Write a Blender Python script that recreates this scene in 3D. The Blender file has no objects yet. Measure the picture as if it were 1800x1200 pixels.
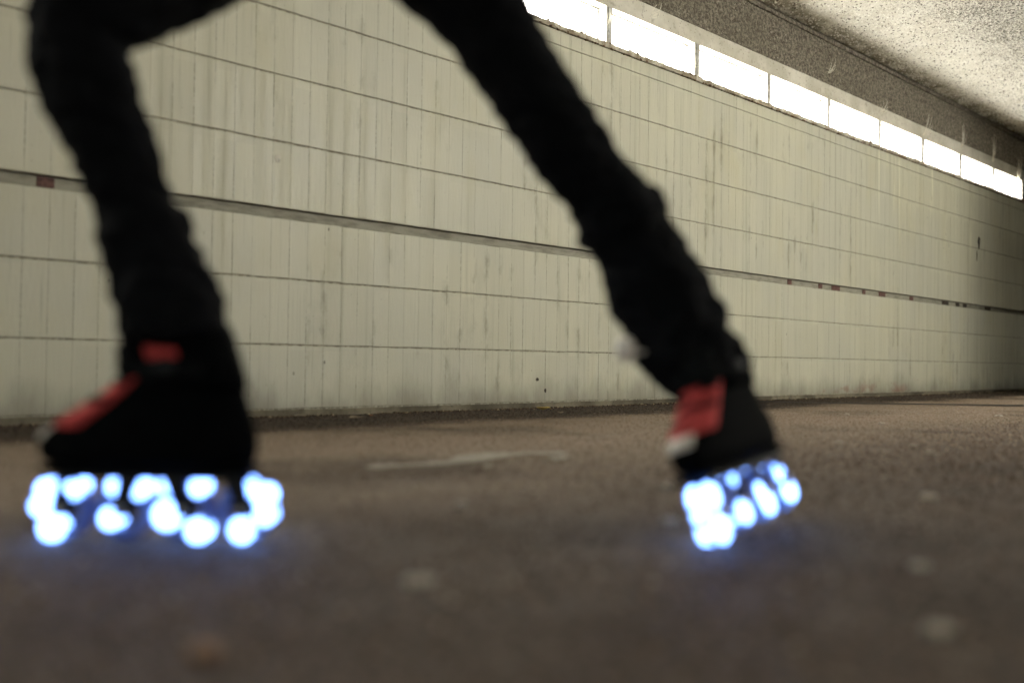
import bpy, bmesh, math, random
from mathutils import Vector, Matrix, noise

random.seed(7)
C = bpy.context.scene
COL = C.collection

# ------------------------------------------------------------------ camera
CAM_H = 0.262
FPX = 1740.0                       # focal length in pixels of an 1800 px wide frame
ALPHA = math.radians(44.57)        # angle between the view axis and the wall
CAM = Vector((-3.96, 0.0, CAM_H))
PITCH, ROLL = math.radians(1.19), math.radians(0.8)
f = Vector((math.cos(ALPHA)*math.cos(PITCH), math.sin(ALPHA)*math.cos(PITCH), math.sin(PITCH)))
r0 = Vector((math.sin(ALPHA), -math.cos(ALPHA), 0.0))
u0 = r0.cross(f)
cr = r0*math.cos(ROLL) + u0*math.sin(ROLL)
cu = -r0*math.sin(ROLL) + u0*math.cos(ROLL)
cd = bpy.data.cameras.new('camera')
cam = bpy.data.objects.new('camera', cd); COL.objects.link(cam)
M = Matrix((cr, cu, -f)).transposed().to_4x4(); M.translation = CAM
cam.matrix_world = M
cd.sensor_width = 36.0
cd.lens = FPX/1800*36
cd.clip_start, cd.clip_end = 0.05, 1500
cd.dof.use_dof = True
cd.dof.focus_distance = 6.4
cd.dof.aperture_fstop = 1.15
cd.dof.aperture_blades = 0
C.camera = cam

# ------------------------------------------------------------------ sky, sun, exposure
SUN_EL, SUN_AZ = math.radians(22), math.radians(-12)     # azimuth from +Y towards +X
w = bpy.data.worlds.new('World'); C.world = w; w.use_nodes = True
nt = w.node_tree; bg = nt.nodes['Background']
sky = nt.nodes.new('ShaderNodeTexSky'); sky.sky_type = 'NISHITA'; sky.sun_disc = False
sky.sun_elevation = SUN_EL; sky.sun_rotation = SUN_AZ
sky.dust_density = 4.0; sky.ozone_density = 0.6; sky.air_density = 1.0
nt.links.new(sky.outputs[0], bg.inputs[0]); bg.inputs[1].default_value = 0.06
sd = bpy.data.lights.new('sun', 'SUN'); sd.energy = 5.0; sd.angle = math.radians(0.5); sd.color = (1, .965, .91)
so = bpy.data.objects.new('sun', sd); COL.objects.link(so)
sdir = Vector((math.sin(SUN_AZ)*math.cos(SUN_EL), math.cos(SUN_AZ)*math.cos(SUN_EL), math.sin(SUN_EL)))
so.rotation_euler = sdir.to_track_quat('Z', 'Y').to_euler(); so.location = (0, 30, 30)
C.view_settings.view_transform = 'Standard'; C.view_settings.look = 'None'
C.view_settings.exposure = 5.65; C.view_settings.gamma = 1.0; C.view_settings.use_curve_mapping = False
C.render.engine = 'CYCLES'
C.cycles.use_denoising = True
C.cycles.max_bounces = 10; C.cycles.diffuse_bounces = 6; C.cycles.transmission_bounces = 6
C.cycles.use_guiding = True
C.cycles.sample_clamp_indirect = 2.0
C.cycles.caustics_reflective = False; C.cycles.caustics_refractive = False

# ------------------------------------------------------------------ helpers
def at(px, py, Z):
    """the point that stands Z metres in front of the lens, seen at a pixel of the 1800 x 1200 photograph"""
    return CAM + f*Z + cr*((px-900)/FPX*Z) + cu*((600-py)/FPX*Z)
def ground(px, py, z=0.0):
    d = f + cr*((px-900)/FPX) + cu*((600-py)/FPX)
    t = (z-CAM.z)/d.z
    return CAM + d*t
def project(p):
    v = p-CAM; Z = v.dot(f)
    return 900+v.dot(cr)/Z*FPX, 600-v.dot(cu)/Z*FPX, Z

def link(name, me, mat=None, parent=None, kind=None, loc=None):
    if isinstance(me, bmesh.types.BMesh):
        bm = me; me = bpy.data.meshes.new(name); bm.normal_update(); bm.to_mesh(me); bm.free()
    o = bpy.data.objects.new(name, me); COL.objects.link(o)
    if mat and not me.materials: me.materials.append(mat)
    if parent: o.parent = parent
    if kind: o['kind'] = kind
    if loc is not None: o.location = loc
    return o
def thing(name, label, cat, loc=(0, 0, 0), group=None):
    o = bpy.data.objects.new(name, None); COL.objects.link(o); o.location = loc
    return tag(o, label, cat, group)
def tag(o, label, cat, group=None):
    o['label'] = label; o['category'] = cat
    if group: o['group'] = group
    return o
def box(bm, x0, x1, y0, y1, z0, z1, cuts=None):
    vs = [bm.verts.new(p) for p in ((x0,y0,z0),(x1,y0,z0),(x1,y1,z0),(x0,y1,z0),(x0,y0,z1),(x1,y0,z1),(x1,y1,z1),(x0,y1,z1))]
    for q in ((3,2,1,0),(4,5,6,7),(0,1,5,4),(1,2,6,5),(2,3,7,6),(3,0,4,7)):
        bm.faces.new([vs[i] for i in q])
    return vs
def boxes(*bs):
    bm = bmesh.new()
    for b in bs: box(bm, *b)
    return bm
def smooth(me):
    for p in me.polygons: p.use_smooth = True
def frames(pts):
    T = []
    for i in range(len(pts)):
        a = pts[max(i-1, 0)]; b = pts[min(i+1, len(pts)-1)]
        T.append((b-a).normalized())
    n = T[0].orthogonal().normalized(); out = []
    for t in T:
        n = (n - t*n.dot(t)).normalized()
        out.append((t, n, t.cross(n)))
    return out
def loft(bm, pts, radii, seg=16, rfun=None):
    """a capped tube along pts; radii may be numbers or pairs"""
    fr = frames(pts); rings = []
    for i, (p, (t, n, b)) in enumerate(zip(pts, fr)):
        r = radii[i]; ra, rb = r if isinstance(r, tuple) else (r, r)
        ring = []
        for k in range(seg):
            a = 2*math.pi*k/seg
            s = rfun(i, a) if rfun else 1.0
            ring.append(bm.verts.new(p + n*(math.cos(a)*ra*s) + b*(math.sin(a)*rb*s)))
        rings.append(ring)
    for A, B in zip(rings, rings[1:]):
        for k in range(seg):
            bm.faces.new((A[k], A[(k+1) % seg], B[(k+1) % seg], B[k]))
    bm.faces.new(rings[0][::-1]); bm.faces.new(rings[-1])
    return rings
def resample(pts, vals, n):
    """Catmull-Rom resampling of a centre line and its radii"""
    out, ov = [], []
    m = len(pts)
    for j in range(n):
        s = j/(n-1)*(m-1); i = min(int(s), m-2); t = s-i
        def cat(a, b, c, d): return 0.5*((2*b)+(c-a)*t+(2*a-5*b+4*c-d)*t*t+(3*b-a-3*c+d)*t**3)
        g = lambda L, k: L[max(0, min(m-1, k))]
        out.append(cat(g(pts,i-1), g(pts,i), g(pts,i+1), g(pts,i+2)))
        ov.append(cat(g(vals,i-1), g(vals,i), g(vals,i+1), g(vals,i+2)))
    return out, ov
def ball(bm, c, r, seg=12, sc=(1, 1, 1)):
    ret = bmesh.ops.create_uvsphere(bm, u_segments=seg, v_segments=max(6, seg//2+2), radius=r)
    for v in ret['verts']:
        v.co = Vector((v.co.x*sc[0], v.co.y*sc[1], v.co.z*sc[2])) + c
def remesh(bm, voxel, name, sm=4):
    """fuse overlapping closed pieces into one continuous surface"""
    me = bpy.data.meshes.new(name+'_pieces'); bm.normal_update(); bm.to_mesh(me); bm.free()
    o = bpy.data.objects.new(name+'_pieces', me); COL.objects.link(o)
    m = o.modifiers.new('r', 'REMESH'); m.mode = 'VOXEL'; m.voxel_size = voxel
    s = o.modifiers.new('s', 'SMOOTH'); s.iterations = sm; s.factor = 0.5
    dg = bpy.context.evaluated_depsgraph_get()
    out = bpy.data.meshes.new_from_object(o.evaluated_get(dg))
    bpy.data.objects.remove(o); bpy.data.meshes.remove(me)
    out.name = name; smooth(out)
    return out
def displace(me, fn):
    nn = [v.normal.copy() for v in me.vertices]; cc = [v.co.copy() for v in me.vertices]
    flat = []
    for p, n_ in zip(cc, nn): flat.extend(p + n_*fn(p))
    me.vertices.foreach_set('co', flat); me.update()
def prism(bm, outline, y0, y1):
    """outline in x-z, extruded along y"""
    a = [bm.verts.new((x, y0, z)) for x, z in outline]; b = [bm.verts.new((x, y1, z)) for x, z in outline]
    n = len(a)
    bm.faces.new(a); bm.faces.new(b[::-1])
    for i in range(n): bm.faces.new((a[(i+1) % n], a[i], b[i], b[(i+1) % n]))
def cyl_y(bm, cx, cz, r, y0, y1, seg=24):
    prism(bm, [(cx+r*math.cos(2*math.pi*k/seg), cz+r*math.sin(2*math.pi*k/seg)) for k in range(seg)], y0, y1)

# ------------------------------------------------------------------ material helpers
class Mat:
    def __init__(s, name, rough=0.8, spec=0.4):
        s.m = bpy.data.materials.new(name); s.m.use_nodes = True
        s.t = s.m.node_tree; s.b = s.t.nodes['Principled BSDF']
        s.b.inputs['Roughness'].default_value = rough
        s.b.inputs['Specular IOR Level'].default_value = spec
        s.pos = None
    def n(s, typ, **kw):
        x = s.t.nodes.new(typ)
        for k, v in kw.items(): setattr(x, k, v)
        return x
    def l(s, a, b): s.t.links.new(a, b)
    def P(s):
        if not s.pos: s.pos = s.n('ShaderNodeNewGeometry').outputs['Position']
        return s.pos
    def map(s, sc=(1, 1, 1), src=None):
        m = s.n('ShaderNodeMapping'); m.inputs['Scale'].default_value = sc
        s.l(src or s.P(), m.inputs['Vector']); return m.outputs[0]
    def noise(s, scale, sc=(1, 1, 1), detail=4, rough=.6, src=None, dist=0):
        x = s.n('ShaderNodeTexNoise'); x.inputs['Scale'].default_value = scale
        x.inputs['Detail'].default_value = detail; x.inputs['Roughness'].default_value = rough
        x.inputs['Distortion'].default_value = dist
        s.l(s.map(sc, src), x.inputs['Vector']); return x.outputs['Fac']
    def voro(s, scale, sc=(1, 1, 1), feature='F1', out='Distance', rnd=1.0):
        x = s.n('ShaderNodeTexVoronoi'); x.feature = feature; x.inputs['Scale'].default_value = scale
        x.inputs['Randomness'].default_value = rnd
        s.l(s.map(sc), x.inputs['Vector']); return x.outputs[out]
    def ramp(s, v, a, b, lo=0.0, hi=1.0):
        x = s.n('ShaderNodeMapRange'); x.interpolation_type = 'SMOOTHSTEP'
        x.inputs[1].default_value = a; x.inputs[2].default_value = b; x.inputs[3].default_value = lo; x.inputs[4].default_value = hi
        s.l(v, x.inputs[0]); return x.outputs[0]
    def math(s, op, a, b=None, c=None):
        x = s.n('ShaderNodeMath', operation=op)
        for i, v in enumerate((a, b, c)):
            if v is None: continue
            if isinstance(v, (int, float)): x.inputs[i].default_value = v
            else: s.l(v, x.inputs[i])
        return x.outputs[0]
    def mix(s, fac, a, b):
        x = s.n('ShaderNodeMix', data_type='RGBA')
        if isinstance(fac, (int, float)): x.inputs[0].default_value = fac
        else: s.l(fac, x.inputs[0])
        for i, v in ((6, a), (7, b)):
            if isinstance(v, tuple): x.inputs[i].default_value = (*v, 1)
            else: s.l(v, x.inputs[i])
        return x.outputs[2]
    def color(s, c):
        if isinstance(c, tuple): s.b.inputs['Base Color'].default_value = (*c, 1)
        else: s.l(c, s.b.inputs['Base Color'])
        return s
    def bump(s, h, dist=0.002, strength=1.0, prev=None):
        x = s.n('ShaderNodeBump'); x.inputs['Distance'].default_value = dist; x.inputs['Strength'].default_value = strength
        s.l(h, x.inputs['Height'])
        if prev: s.l(prev, x.inputs['Normal'])
        s.l(x.outputs[0], s.b.inputs['Normal']); return x.outputs[0]
    def sep(s, src=None):
        x = s.n('ShaderNodeSeparateXYZ'); s.l(src or s.P(), x.inputs[0]); return x.outputs

def plain(name, c, rough=.7, spec=.4, var=.25, scale=30, metal=0.0):
    m = Mat(name, rough, spec)
    v = m.noise(scale)
    m.color(m.mix(m.ramp(v, .3, .7), tuple(x*(1-var) for x in c), tuple(min(1, x*(1+var)) for x in c)))
    m.b.inputs['Metallic'].default_value = metal
    return m.m

TW = 0.0965                      # width of one wall tile
def wall_paint(name, base, spots=1.0):
    m = Mat(name, .55, .45)
    X, Y, Z = m.sep()
    # tone of each tile
    cell = m.n('ShaderNodeCombineXYZ')
    m.l(m.math('FLOOR', m.math('DIVIDE', m.math('ADD', X, 200*TW), TW)), cell.inputs[0])
    m.l(m.math('FLOOR', m.math('MULTIPLY', Z, 3.31)), cell.inputs[2])
    wn = m.n('ShaderNodeTexWhiteNoise', noise_dimensions='3D'); m.l(cell.outputs[0], wn.inputs['Vector'])
    lo = tuple(c*.945 for c in base); hi = tuple(min(.95, c*1.03) for c in base)
    c = m.mix(wn.outputs['Value'], lo, hi)
    # broad clouds of greyer and yellower paint
    c = m.mix(m.ramp(m.noise(.9, detail=3), .38, .66, 0, .55), c, tuple(a*b for a, b in zip(base, (.86, .88, .97))))
    c = m.mix(m.ramp(m.noise(2.3, (1, 1, .4), detail=5), .5, .75, 0, .5), c, tuple(a*b for a, b in zip(base, (.90, .86, .70))))
    # vertical runs of dirt and lime
    st = m.noise(1.0, (26, 26, .55), detail=6, rough=.65)
    c = m.mix(m.ramp(st, .55, .74, 0, .40), c, tuple(a*.58 for a in base))
    st2 = m.noise(1.0, (60, 60, 1.3), detail=4, rough=.6)
    c = m.mix(m.ramp(st2, .57, .75, 0, .5), c, tuple(a*.55 for a in base))
    far = m.ramp(X, 3.2, 6.0)
    li = m.ramp(m.noise(1.0, (14, 14, .8), detail=5), .56, .68)
    li = m.math('MULTIPLY', li, m.math('MULTIPLY', far, m.ramp(Z, 1.2, 1.9)))
    c = m.mix(m.math('MULTIPLY', li, .7), c, tuple(min(.9, a*1.5) for a in base))
    # grime that sits in the joints between tiles
    fr_ = m.math('FRACT', m.math('DIVIDE', m.math('ADD', X, 200*TW+.012), TW))
    ed = m.math('MULTIPLY', m.math('MINIMUM', fr_, m.math('SUBTRACT', 1.0, fr_)), TW)
    jn = m.math('MULTIPLY', m.ramp(m.noise(1.0, (6, 6, 2.2), detail=5, rough=.7), .44, .62), m.ramp(m.noise(1.0, (40, 40, 55), detail=3), .36, .58))
    jw = m.ramp(ed, .0016, .0045, 1, 0)
    c = m.mix(m.math('MULTIPLY', m.math('MULTIPLY', jn, jw), .42), c, (.085, .075, .05))
    blot = m.math('MULTIPLY', m.ramp(m.noise(1.0, (3.2, 3.2, 1.5), detail=7, rough=.7), .55, .72), m.ramp(ed, .0, .03, 1, .2))
    c = m.mix(m.math('MULTIPLY', blot, .75), c, (.16, .14, .095))
    # black and rusty specks
    sp = m.math('MULTIPLY', m.ramp(m.voro(9, (1, 1, .55)), .035, .055, 1, 0), m.ramp(m.noise(3.1), .52, .6))
    c = m.mix(m.math('MULTIPLY', sp, .8*spots), c, (.05, .045, .035))
    sp2 = m.math('MULTIPLY', m.ramp(m.voro(38), .06, .11, 1, 0), m.ramp(m.noise(5.3), .50, .60))
    c = m.mix(m.math('MULTIPLY', sp2, .5*spots), c, (.12, .10, .07))
    # grime splashed up from the road
    sn = m.math('SUBTRACT', Z, m.math('MULTIPLY', m.noise(3.0, (1.6, 1.6, .8), detail=6), .34))
    c = m.mix(m.ramp(sn, -.19, .05, .6, 0), c, (.10, .085, .06))
    # rusty bloom low on the wall far down the passage
    rb = m.math('MULTIPLY', m.ramp(m.noise(2.4, (1.2, 1, 2.2)), .53, .63), m.math('MULTIPLY', m.ramp(Z, .03, .19, 1, 0), m.math('MULTIPLY', m.ramp(X, 3.0, 3.6), m.ramp(X, 5.6, 5.0))))
    c = m.mix(m.math('MULTIPLY', rb, .6), c, (.20, .06, .035))
    m.color(c)
    m.l(m.ramp(st, .4, .7, .42, .7), m.b.inputs['Roughness'])
    h = m.math('ADD', m.math('MULTIPLY', m.noise(240, detail=2), .25), m.noise(1.0, (70, 70, 14), detail=5))
    b = m.bump(h, .0018, .8)
    pit = m.ramp(m.voro(75, (1, 1, .6)), .08, .22)
    m.bump(pit, .0012, .35, b)
    return m.m

BASE = (.49, .482, .372)
MT_TILE = wall_paint('cream_wall_paint', BASE)
mj = Mat('mortar', .95, .2); mj.color(mj.mix(mj.ramp(mj.noise(60), .35, .65), (.20, .18, .14), (.42, .40, .32))); MT_MORTAR = mj.m
mg = Mat('groove_paint', .8, .3)
mg.color(mg.mix(mg.ramp(mg.noise(1, (9, 9, 40), detail=5), .40, .70), (.31, .30, .24), (.20, .19, .15)))
mg.bump(mg.noise(90, detail=4), .002, .8); MT_GROOVE = mg.m

def concrete(name, light, dark, scale=6, bump=.003, specks=.0):
    m = Mat(name, .9, .25)
    c = m.mix(m.ramp(m.noise(scale, detail=6), .35, .68), dark, light)
    if specks:
        c = m.mix(m.math('MULTIPLY', m.ramp(m.voro(34), .10, .2, 1, 0), specks), c, (.03, .027, .02))
    c = m.mix(m.ramp(m.noise(scale*5, detail=4), .55, .72, 0, .6), c, tuple(a*.5 for a in dark))
    m.color(c)
    b = m.bump(m.noise(55, detail=6, rough=.7), bump, 1.0)
    m.bump(m.noise(260, detail=3), bump*.4, .7, b)
    return m.m
MT_LINTEL = concrete('pale_concrete', (.56, .54, .47), (.42, .40, .33), 4, .0015, .5)
MT_SILL = concrete('sill_mortar', (.50, .47, .38), (.24, .20, .14), 14, .003, .6)
MT_PLAIN = concrete('plain_concrete', (.44, .43, .39), (.34, .33, .29), 1.5, .002)

# rough-cast of the beam and the ceiling
mr = Mat('roughcast', .95, .2)
c = mr.mix(mr.ramp(mr.noise(38, detail=6, rough=.8), .40, .62), (.07, .06, .046), (.27, .245, .195))
c = mr.mix(mr.ramp(mr.noise(1.2, (1, 1, 3), detail=5), .45, .7, 0, .5), c, (.10, .09, .065))
mr.color(c); b = mr.bump(mr.noise(70, detail=5, rough=.7), .012, 1.0); MT_BEAM = mr.m
mc = Mat('ceiling_roughcast', .95, .2)
X, Y, Z = mc.sep()
c = mc.mix(mc.ramp(mc.noise(3, detail=5), .35, .7), (.70, .68, .61), (.60, .57, .49))
lump = mc.noise(1.0, (62, 62, 62), detail=3, rough=.7, dist=.6)
speckle_gain = mc.ramp(Y, 3.45, 2.75, .0, 1.0)  # speckle thickens away from the wall
thr = mc.math('ADD', mc.math('MULTIPLY', speckle_gain, .14), mc.math('MULTIPLY', mc.noise(3.0), .14))
pit_shade = mc.ramp(mc.math('SUBTRACT', mc.math('ADD', thr, .27), lump), -.02, .03)
c = mc.mix(mc.math('MULTIPLY', pit_shade, .9), c, (.035, .033, .028))  # shade of raking light on the lumps, painted as dark speckle
corner_tone = mc.math('MULTIPLY', mc.ramp(Y, 3.84, 3.60, 1, 0), mc.ramp(mc.noise(5, detail=5), .3, .6))  # ceiling darker and browner next to the beam
c = mc.mix(mc.math('MULTIPLY', corner_tone, .8), c, (.13, .11, .05))
mc.color(c); b = mc.bump(lump, .02, 1.0); mc.bump(mc.noise(170, detail=3), .004, 1.0, b); MT_CEIL = mc.m

def road_light_and_dirt(m, c):
    """window light painted as a pale band, shade painted dark at the wall foot, random dark patches"""
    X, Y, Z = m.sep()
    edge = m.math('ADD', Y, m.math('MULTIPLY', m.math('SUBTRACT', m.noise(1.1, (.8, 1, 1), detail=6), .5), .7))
    light_band = m.math('MULTIPLY', m.ramp(edge, .9, 2.3), m.ramp(edge, 3.30, 2.95))  # pale band paints the window light on the road
    c = m.mix(m.math('MULTIPLY', light_band, .62), c, (.31, .245, .185))
    c = m.mix(m.ramp(edge, 3.05, 3.35, 0, .72), c, (.034, .027, .022))  # dark strip paints the shade along the wall foot
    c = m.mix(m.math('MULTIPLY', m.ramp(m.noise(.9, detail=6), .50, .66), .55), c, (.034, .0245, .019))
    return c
# asphalt
ma = Mat('asphalt', .8, .15)
v = ma.n('ShaderNodeTexVoronoi'); v.inputs['Scale'].default_value = 170; ma.l(ma.map((1, 1, 0)), v.inputs['Vector'])
stone = ma.n('ShaderNodeSeparateColor'); ma.l(v.outputs['Color'], stone.inputs[0])
c = ma.mix(stone.outputs[0], (.040, .028, .021), (.155, .109, .079))
c = ma.mix(ma.ramp(stone.outputs[1], .88, .95, 0, .8), c, (.24, .20, .16))
c = ma.mix(ma.ramp(v.outputs['Distance'], .35, .75, 0, .55), c, (.030, .026, .022))
c = ma.mix(ma.ramp(ma.noise(2.2, detail=6), .38, .68, 0, .45), c, (.055, .041, .032))
c = ma.mix(ma.ramp(ma.noise(14, detail=4), .5, .72, 0, .4), c, (.090, .064, .047))
c = ma.mix(ma.ramp(ma.noise(75, detail=3, rough=.7), .52, .64, 0, .65), c, (.035, .028, .023))
c = ma.mix(ma.ramp(ma.noise(52, detail=3, rough=.7), .56, .66, 0, .5), c, (.13, .095, .07))
c = ma.mix(ma.ramp(ma.noise(9, (1, 1.6, 1), detail=5), .62, .70, 0, .3), c, (.045, .04, .036))
c = road_light_and_dirt(ma, c)
ma.color(c)
ma.l(ma.ramp(ma.noise(6, detail=5), .3, .7, .72, .88), ma.b.inputs['Roughness'])
b = ma.bump(v.outputs['Distance'], .0022, .7); ma.bump(ma.noise(60, detail=3), .0012, .5, b); MT_ROAD = ma.m

MT_METAL = plain('window_metal', (.40, .39, .36), .45, .5, .3, 40, .6)
def pane_mat(name, power):                 # frosted glazing, emission stands in for daylight behind it
    m = Mat(name, .35, .5)
    d = m.math('MULTIPLY', m.ramp(m.noise(3, (1, 1, 2), detail=5), .35, .75, 1, .72), m.ramp(m.noise(30, detail=4), .5, .72, 1, .8))
    m.color((.6, .6, .57)); m.b.inputs['Emission Color'].default_value = (1, .965, .87, 1)
    m.l(m.math('MULTIPLY', d, power), m.b.inputs['Emission Strength']); return m.m
MT_PANE = pane_mat('frosted_pane', .85)
MT_PANE_FILL = pane_mat('fill_light_pane', 1.45)  # for the added panes opposite, brighter to light the tiled wall

MT_GROUND = plain('earth', (.16, .14, .10), .95, .1, .3, .6)
MT_GRAVEL = plain('pale_gravel', (.46, .43, .36), .95, .1, .2, 2)
MT_RED = plain('red_paint', (.105, .052, .043), .7, .3, .4, 60)
MT_BLACKP = plain('black_soot', (.06, .05, .042), .9, .1, .3, 60)

mt = Mat('trouser_cloth', .8, .05)
mt.color(mt.mix(mt.ramp(mt.noise(14, detail=5), .4, .65), (.0035, .004, .005), (.0055, .006, .0075)))
mt.bump(mt.noise(380, detail=2), .0008, .5)
MT_CLOTH = mt.m
MT_JACKET = plain('jacket_cloth', (.02, .022, .026), .9, .2, .3, 20)
MT_SKIN = plain('skin', (.45, .28, .20), .55, .4, .06, 15)
MT_HAIR = plain('hair', (.03, .02, .013), .6, .4, .3, 60)
MT_SHELL = plain('boot_shell', (.0022, .0026, .003), .7, .02, .3, 40)
MT_SOFT = plain('boot_lining', (.009, .010, .011), .95, .05, .3, 60)
MT_TONGUE = plain('red_mesh', (.50, .055, .055), .8, .3, .25, 70)
MT_TOE = plain('pale_rubber', (.62, .58, .52), .6, .4, .12, 50)
MT_FRAME = plain('black_aluminium', (.006, .007, .009), .55, .2, .2, 40)
MT_STEEL = plain('steel', (.45, .45, .46), .35, .5, .1, 60, .9)
mu = Mat('clear_urethane', .35, .5); mu.color((.10, .11, .13)); mu.b.inputs['Transmission Weight'].default_value = .25; mu.b.inputs['Emission Color'].default_value = (.04, .14, 1, 1); mu.b.inputs['Emission Strength'].default_value = .0025; MT_TYRE = mu.m  # faint blue emission imitates lamp light spreading through the tyre
ml = Mat('led', .4, .4); ml.color((.6, .7, .9))
ml.b.inputs['Emission Color'].default_value = (.17, .35, 1.0, 1); ml.b.inputs['Emission Strength'].default_value = .23; MT_LED = ml.m

# ------------------------------------------------------------------ setting
X0, X1 = -18.0, 45.0
def sheet(name, x0, x1, y0, y1, z, mat, kind='structure', n=1):
    bm = bmesh.new(); bmesh.ops.create_grid(bm, x_segments=n, y_segments=n, size=.5)
    for v in bm.verts: v.co = Vector(((v.co.x+.5)*(x1-x0)+x0, (v.co.y+.5)*(y1-y0)+y0, z))
    return link(name, bm, mat, None, kind)
sheet('ground', -320, 320, -320, 320, -.02, MT_GROUND)
sheet('road', -60, 60, -2.62, 3.895, 0.0, MT_ROAD)
link('terrain', boxes((-60, 60, 4.04, 200, -1, 2.10)), MT_GRAVEL, None, 'structure')
# roof over the passage, the ceiling is its underside
link('ceiling', boxes((X0, X1, -2.95, 3.89, 3.0, 3.35)), MT_CEIL, None, 'structure')
link('roof', boxes((X0, X1, 3.891, 4.0, 3.06, 3.34)), MT_BEAM, None, 'structure')
# a dark seam in the asphalt that runs out from the foot of the wall
bm = bmesh.new()
seam = [ground(1290, 704), ground(1360, 707), ground(1480, 709), ground(1640, 711), ground(1830, 714)]
for a, b_ in zip(seam, seam[1:]):
    d = (b_-a).normalized(); n_ = Vector((-d.y, d.x, 0))*.11
    q = [bm.verts.new((p.x, p.y, .004)) for p in (a-n_, b_-n_, b_+n_, a+n_)]
    bm.faces.new(q)
bmesh.ops.remove_doubles(bm, verts=bm.verts, dist=.02)
MT_SEAM = plain('old_bitumen', (.03, .025, .022), .8, .2, .3, 20)
link('road_seam', bm, MT_SEAM, None, 'structure')

def grit(name, spots, mat, up=Vector((0, 0, 1)), parent=None, seed=5):
    """thousands of small stones standing out of a surface; spots yields (point, radius, height)"""
    r = random.Random(seed); vv, ff, tone = [], [], []
    ax = up.orthogonal().normalized(); ay = up.cross(ax)
    for p, rad, h in spots:
        n0 = len(vv); a0 = r.uniform(0, 6.28); t = r.random()
        for k in range(5):
            a = a0+k*1.2566; q = rad*r.uniform(.75, 1.2)
            vv.append(p + ax*(math.cos(a)*q) + ay*(math.sin(a)*q) - up*.0004)
        vv.append(p + up*h + ax*r.uniform(-.3, .3)*rad + ay*r.uniform(-.3, .3)*rad)
        tone += [t]*6
        for k in range(5): ff.append((n0+k, n0+(k+1) % 5, n0+5))
    me = bpy.data.meshes.new(name); me.from_pydata(vv, [], ff)
    at_ = me.attributes.new('tone', 'FLOAT', 'POINT'); at_.data.foreach_set('value', tone)
    return link(name, me, mat, parent, 'stuff')
def tone_mat(name, stops, overlay=None):
    m = Mat(name, .9, .1); a = m.n('ShaderNodeAttribute', attribute_name='tone')
    x = m.n('ShaderNodeValToRGB'); e = x.color_ramp.elements
    e[0].position, e[0].color = stops[0][0], (*stops[0][1], 1); e[1].position, e[1].color = stops[-1][0], (*stops[-1][1], 1)
    for p_, c_ in stops[1:-1]:
        n_ = e.new(p_); n_.color = (*c_, 1)
    m.l(a.outputs['Fac'], x.inputs[0]); m.color(overlay(m, x.outputs[0]) if overlay else x.outputs[0]); return m.m
gr = random.Random(4)
def road_spots():
    for i in range(150000):
        x = -4.2+gr.random()**1.25*17; y = gr.uniform(.15, 3.86)
        px, py, Z = project(Vector((x, y, 0)))
        if Z < .6 or px < -80 or px > 1900 or py > 1260: continue
        if Z < 2.2 and gr.random() < .45: continue
        yield Vector((x, y, 0)), gr.uniform(.0025, .0062), gr.uniform(.0015, .0048)
grit('road_chippings', road_spots(), tone_mat('chippings', overlay=road_light_and_dirt, stops=[(0, (.030, .021, .0155)), (.5, (.105, .074, .054)), (.85, (.215, .158, .118)), (1, (.44, .36, .28))]))
def ceil_spots():
    for i in range(42000):
        x = gr.uniform(-.5, 11); y = 3.885-gr.random()**.9*1.9
        yield Vector((x, y, 3.0)), gr.uniform(.004, .011), gr.uniform(.003, .010)
grit('ceiling_roughcast', ceil_spots(), tone_mat('ceiling_grains', [(0, (.05, .045, .04)), (.22, (.30, .28, .24)), (.4, (.62, .60, .53)), (1, (.78, .76, .70))]), Vector((0, 0, -1)))

def rough_bar(x0, x1, y0, y1, z0, z1, step, amp, seed):
    """a bar with an uneven front and edges"""
    bm = bmesh.new(); n = int((x1-x0)/step); prev = None
    for i in range(n+1):
        x = x0+(x1-x0)*i/n
        j = lambda k: amp*(noise.noise((x*9, seed+k*7.3, 0))+.6*noise.noise((x*31, seed+k*3.1, 4)))
        ring = [bm.verts.new(p) for p in ((x, y1, z0), (x, y0+j(1), z0+j(2)*.6), (x, y0+j(3), z1+j(4)*.5), (x, y1, z1))]
        if prev:
            for k in range(4): bm.faces.new((prev[k], prev[(k+1) % 4], ring[(k+1) % 4], ring[k]))
        else: bm.faces.new(ring)
        prev = ring
    bm.faces.new(prev[::-1])
    return bm
def gutter_spots():
    for i in range(5200):
        x = gr.uniform(-3.5, 10); y = 3.884-abs(gr.gauss(0, .028))
        if noise.noise(Vector((x*2.2, 3, 0))) < gr.uniform(-.5, .35): continue
        yield Vector((x, y, 0)), gr.uniform(.003, .011), gr.uniform(.002, .010)
grit('gutter_debris', gutter_spots(), tone_mat('debris', [(0, (.02, .016, .012)), (.6, (.07, .05, .034)), (.92, (.16, .12, .075)), (1, (.5, .44, .3))]))

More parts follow.
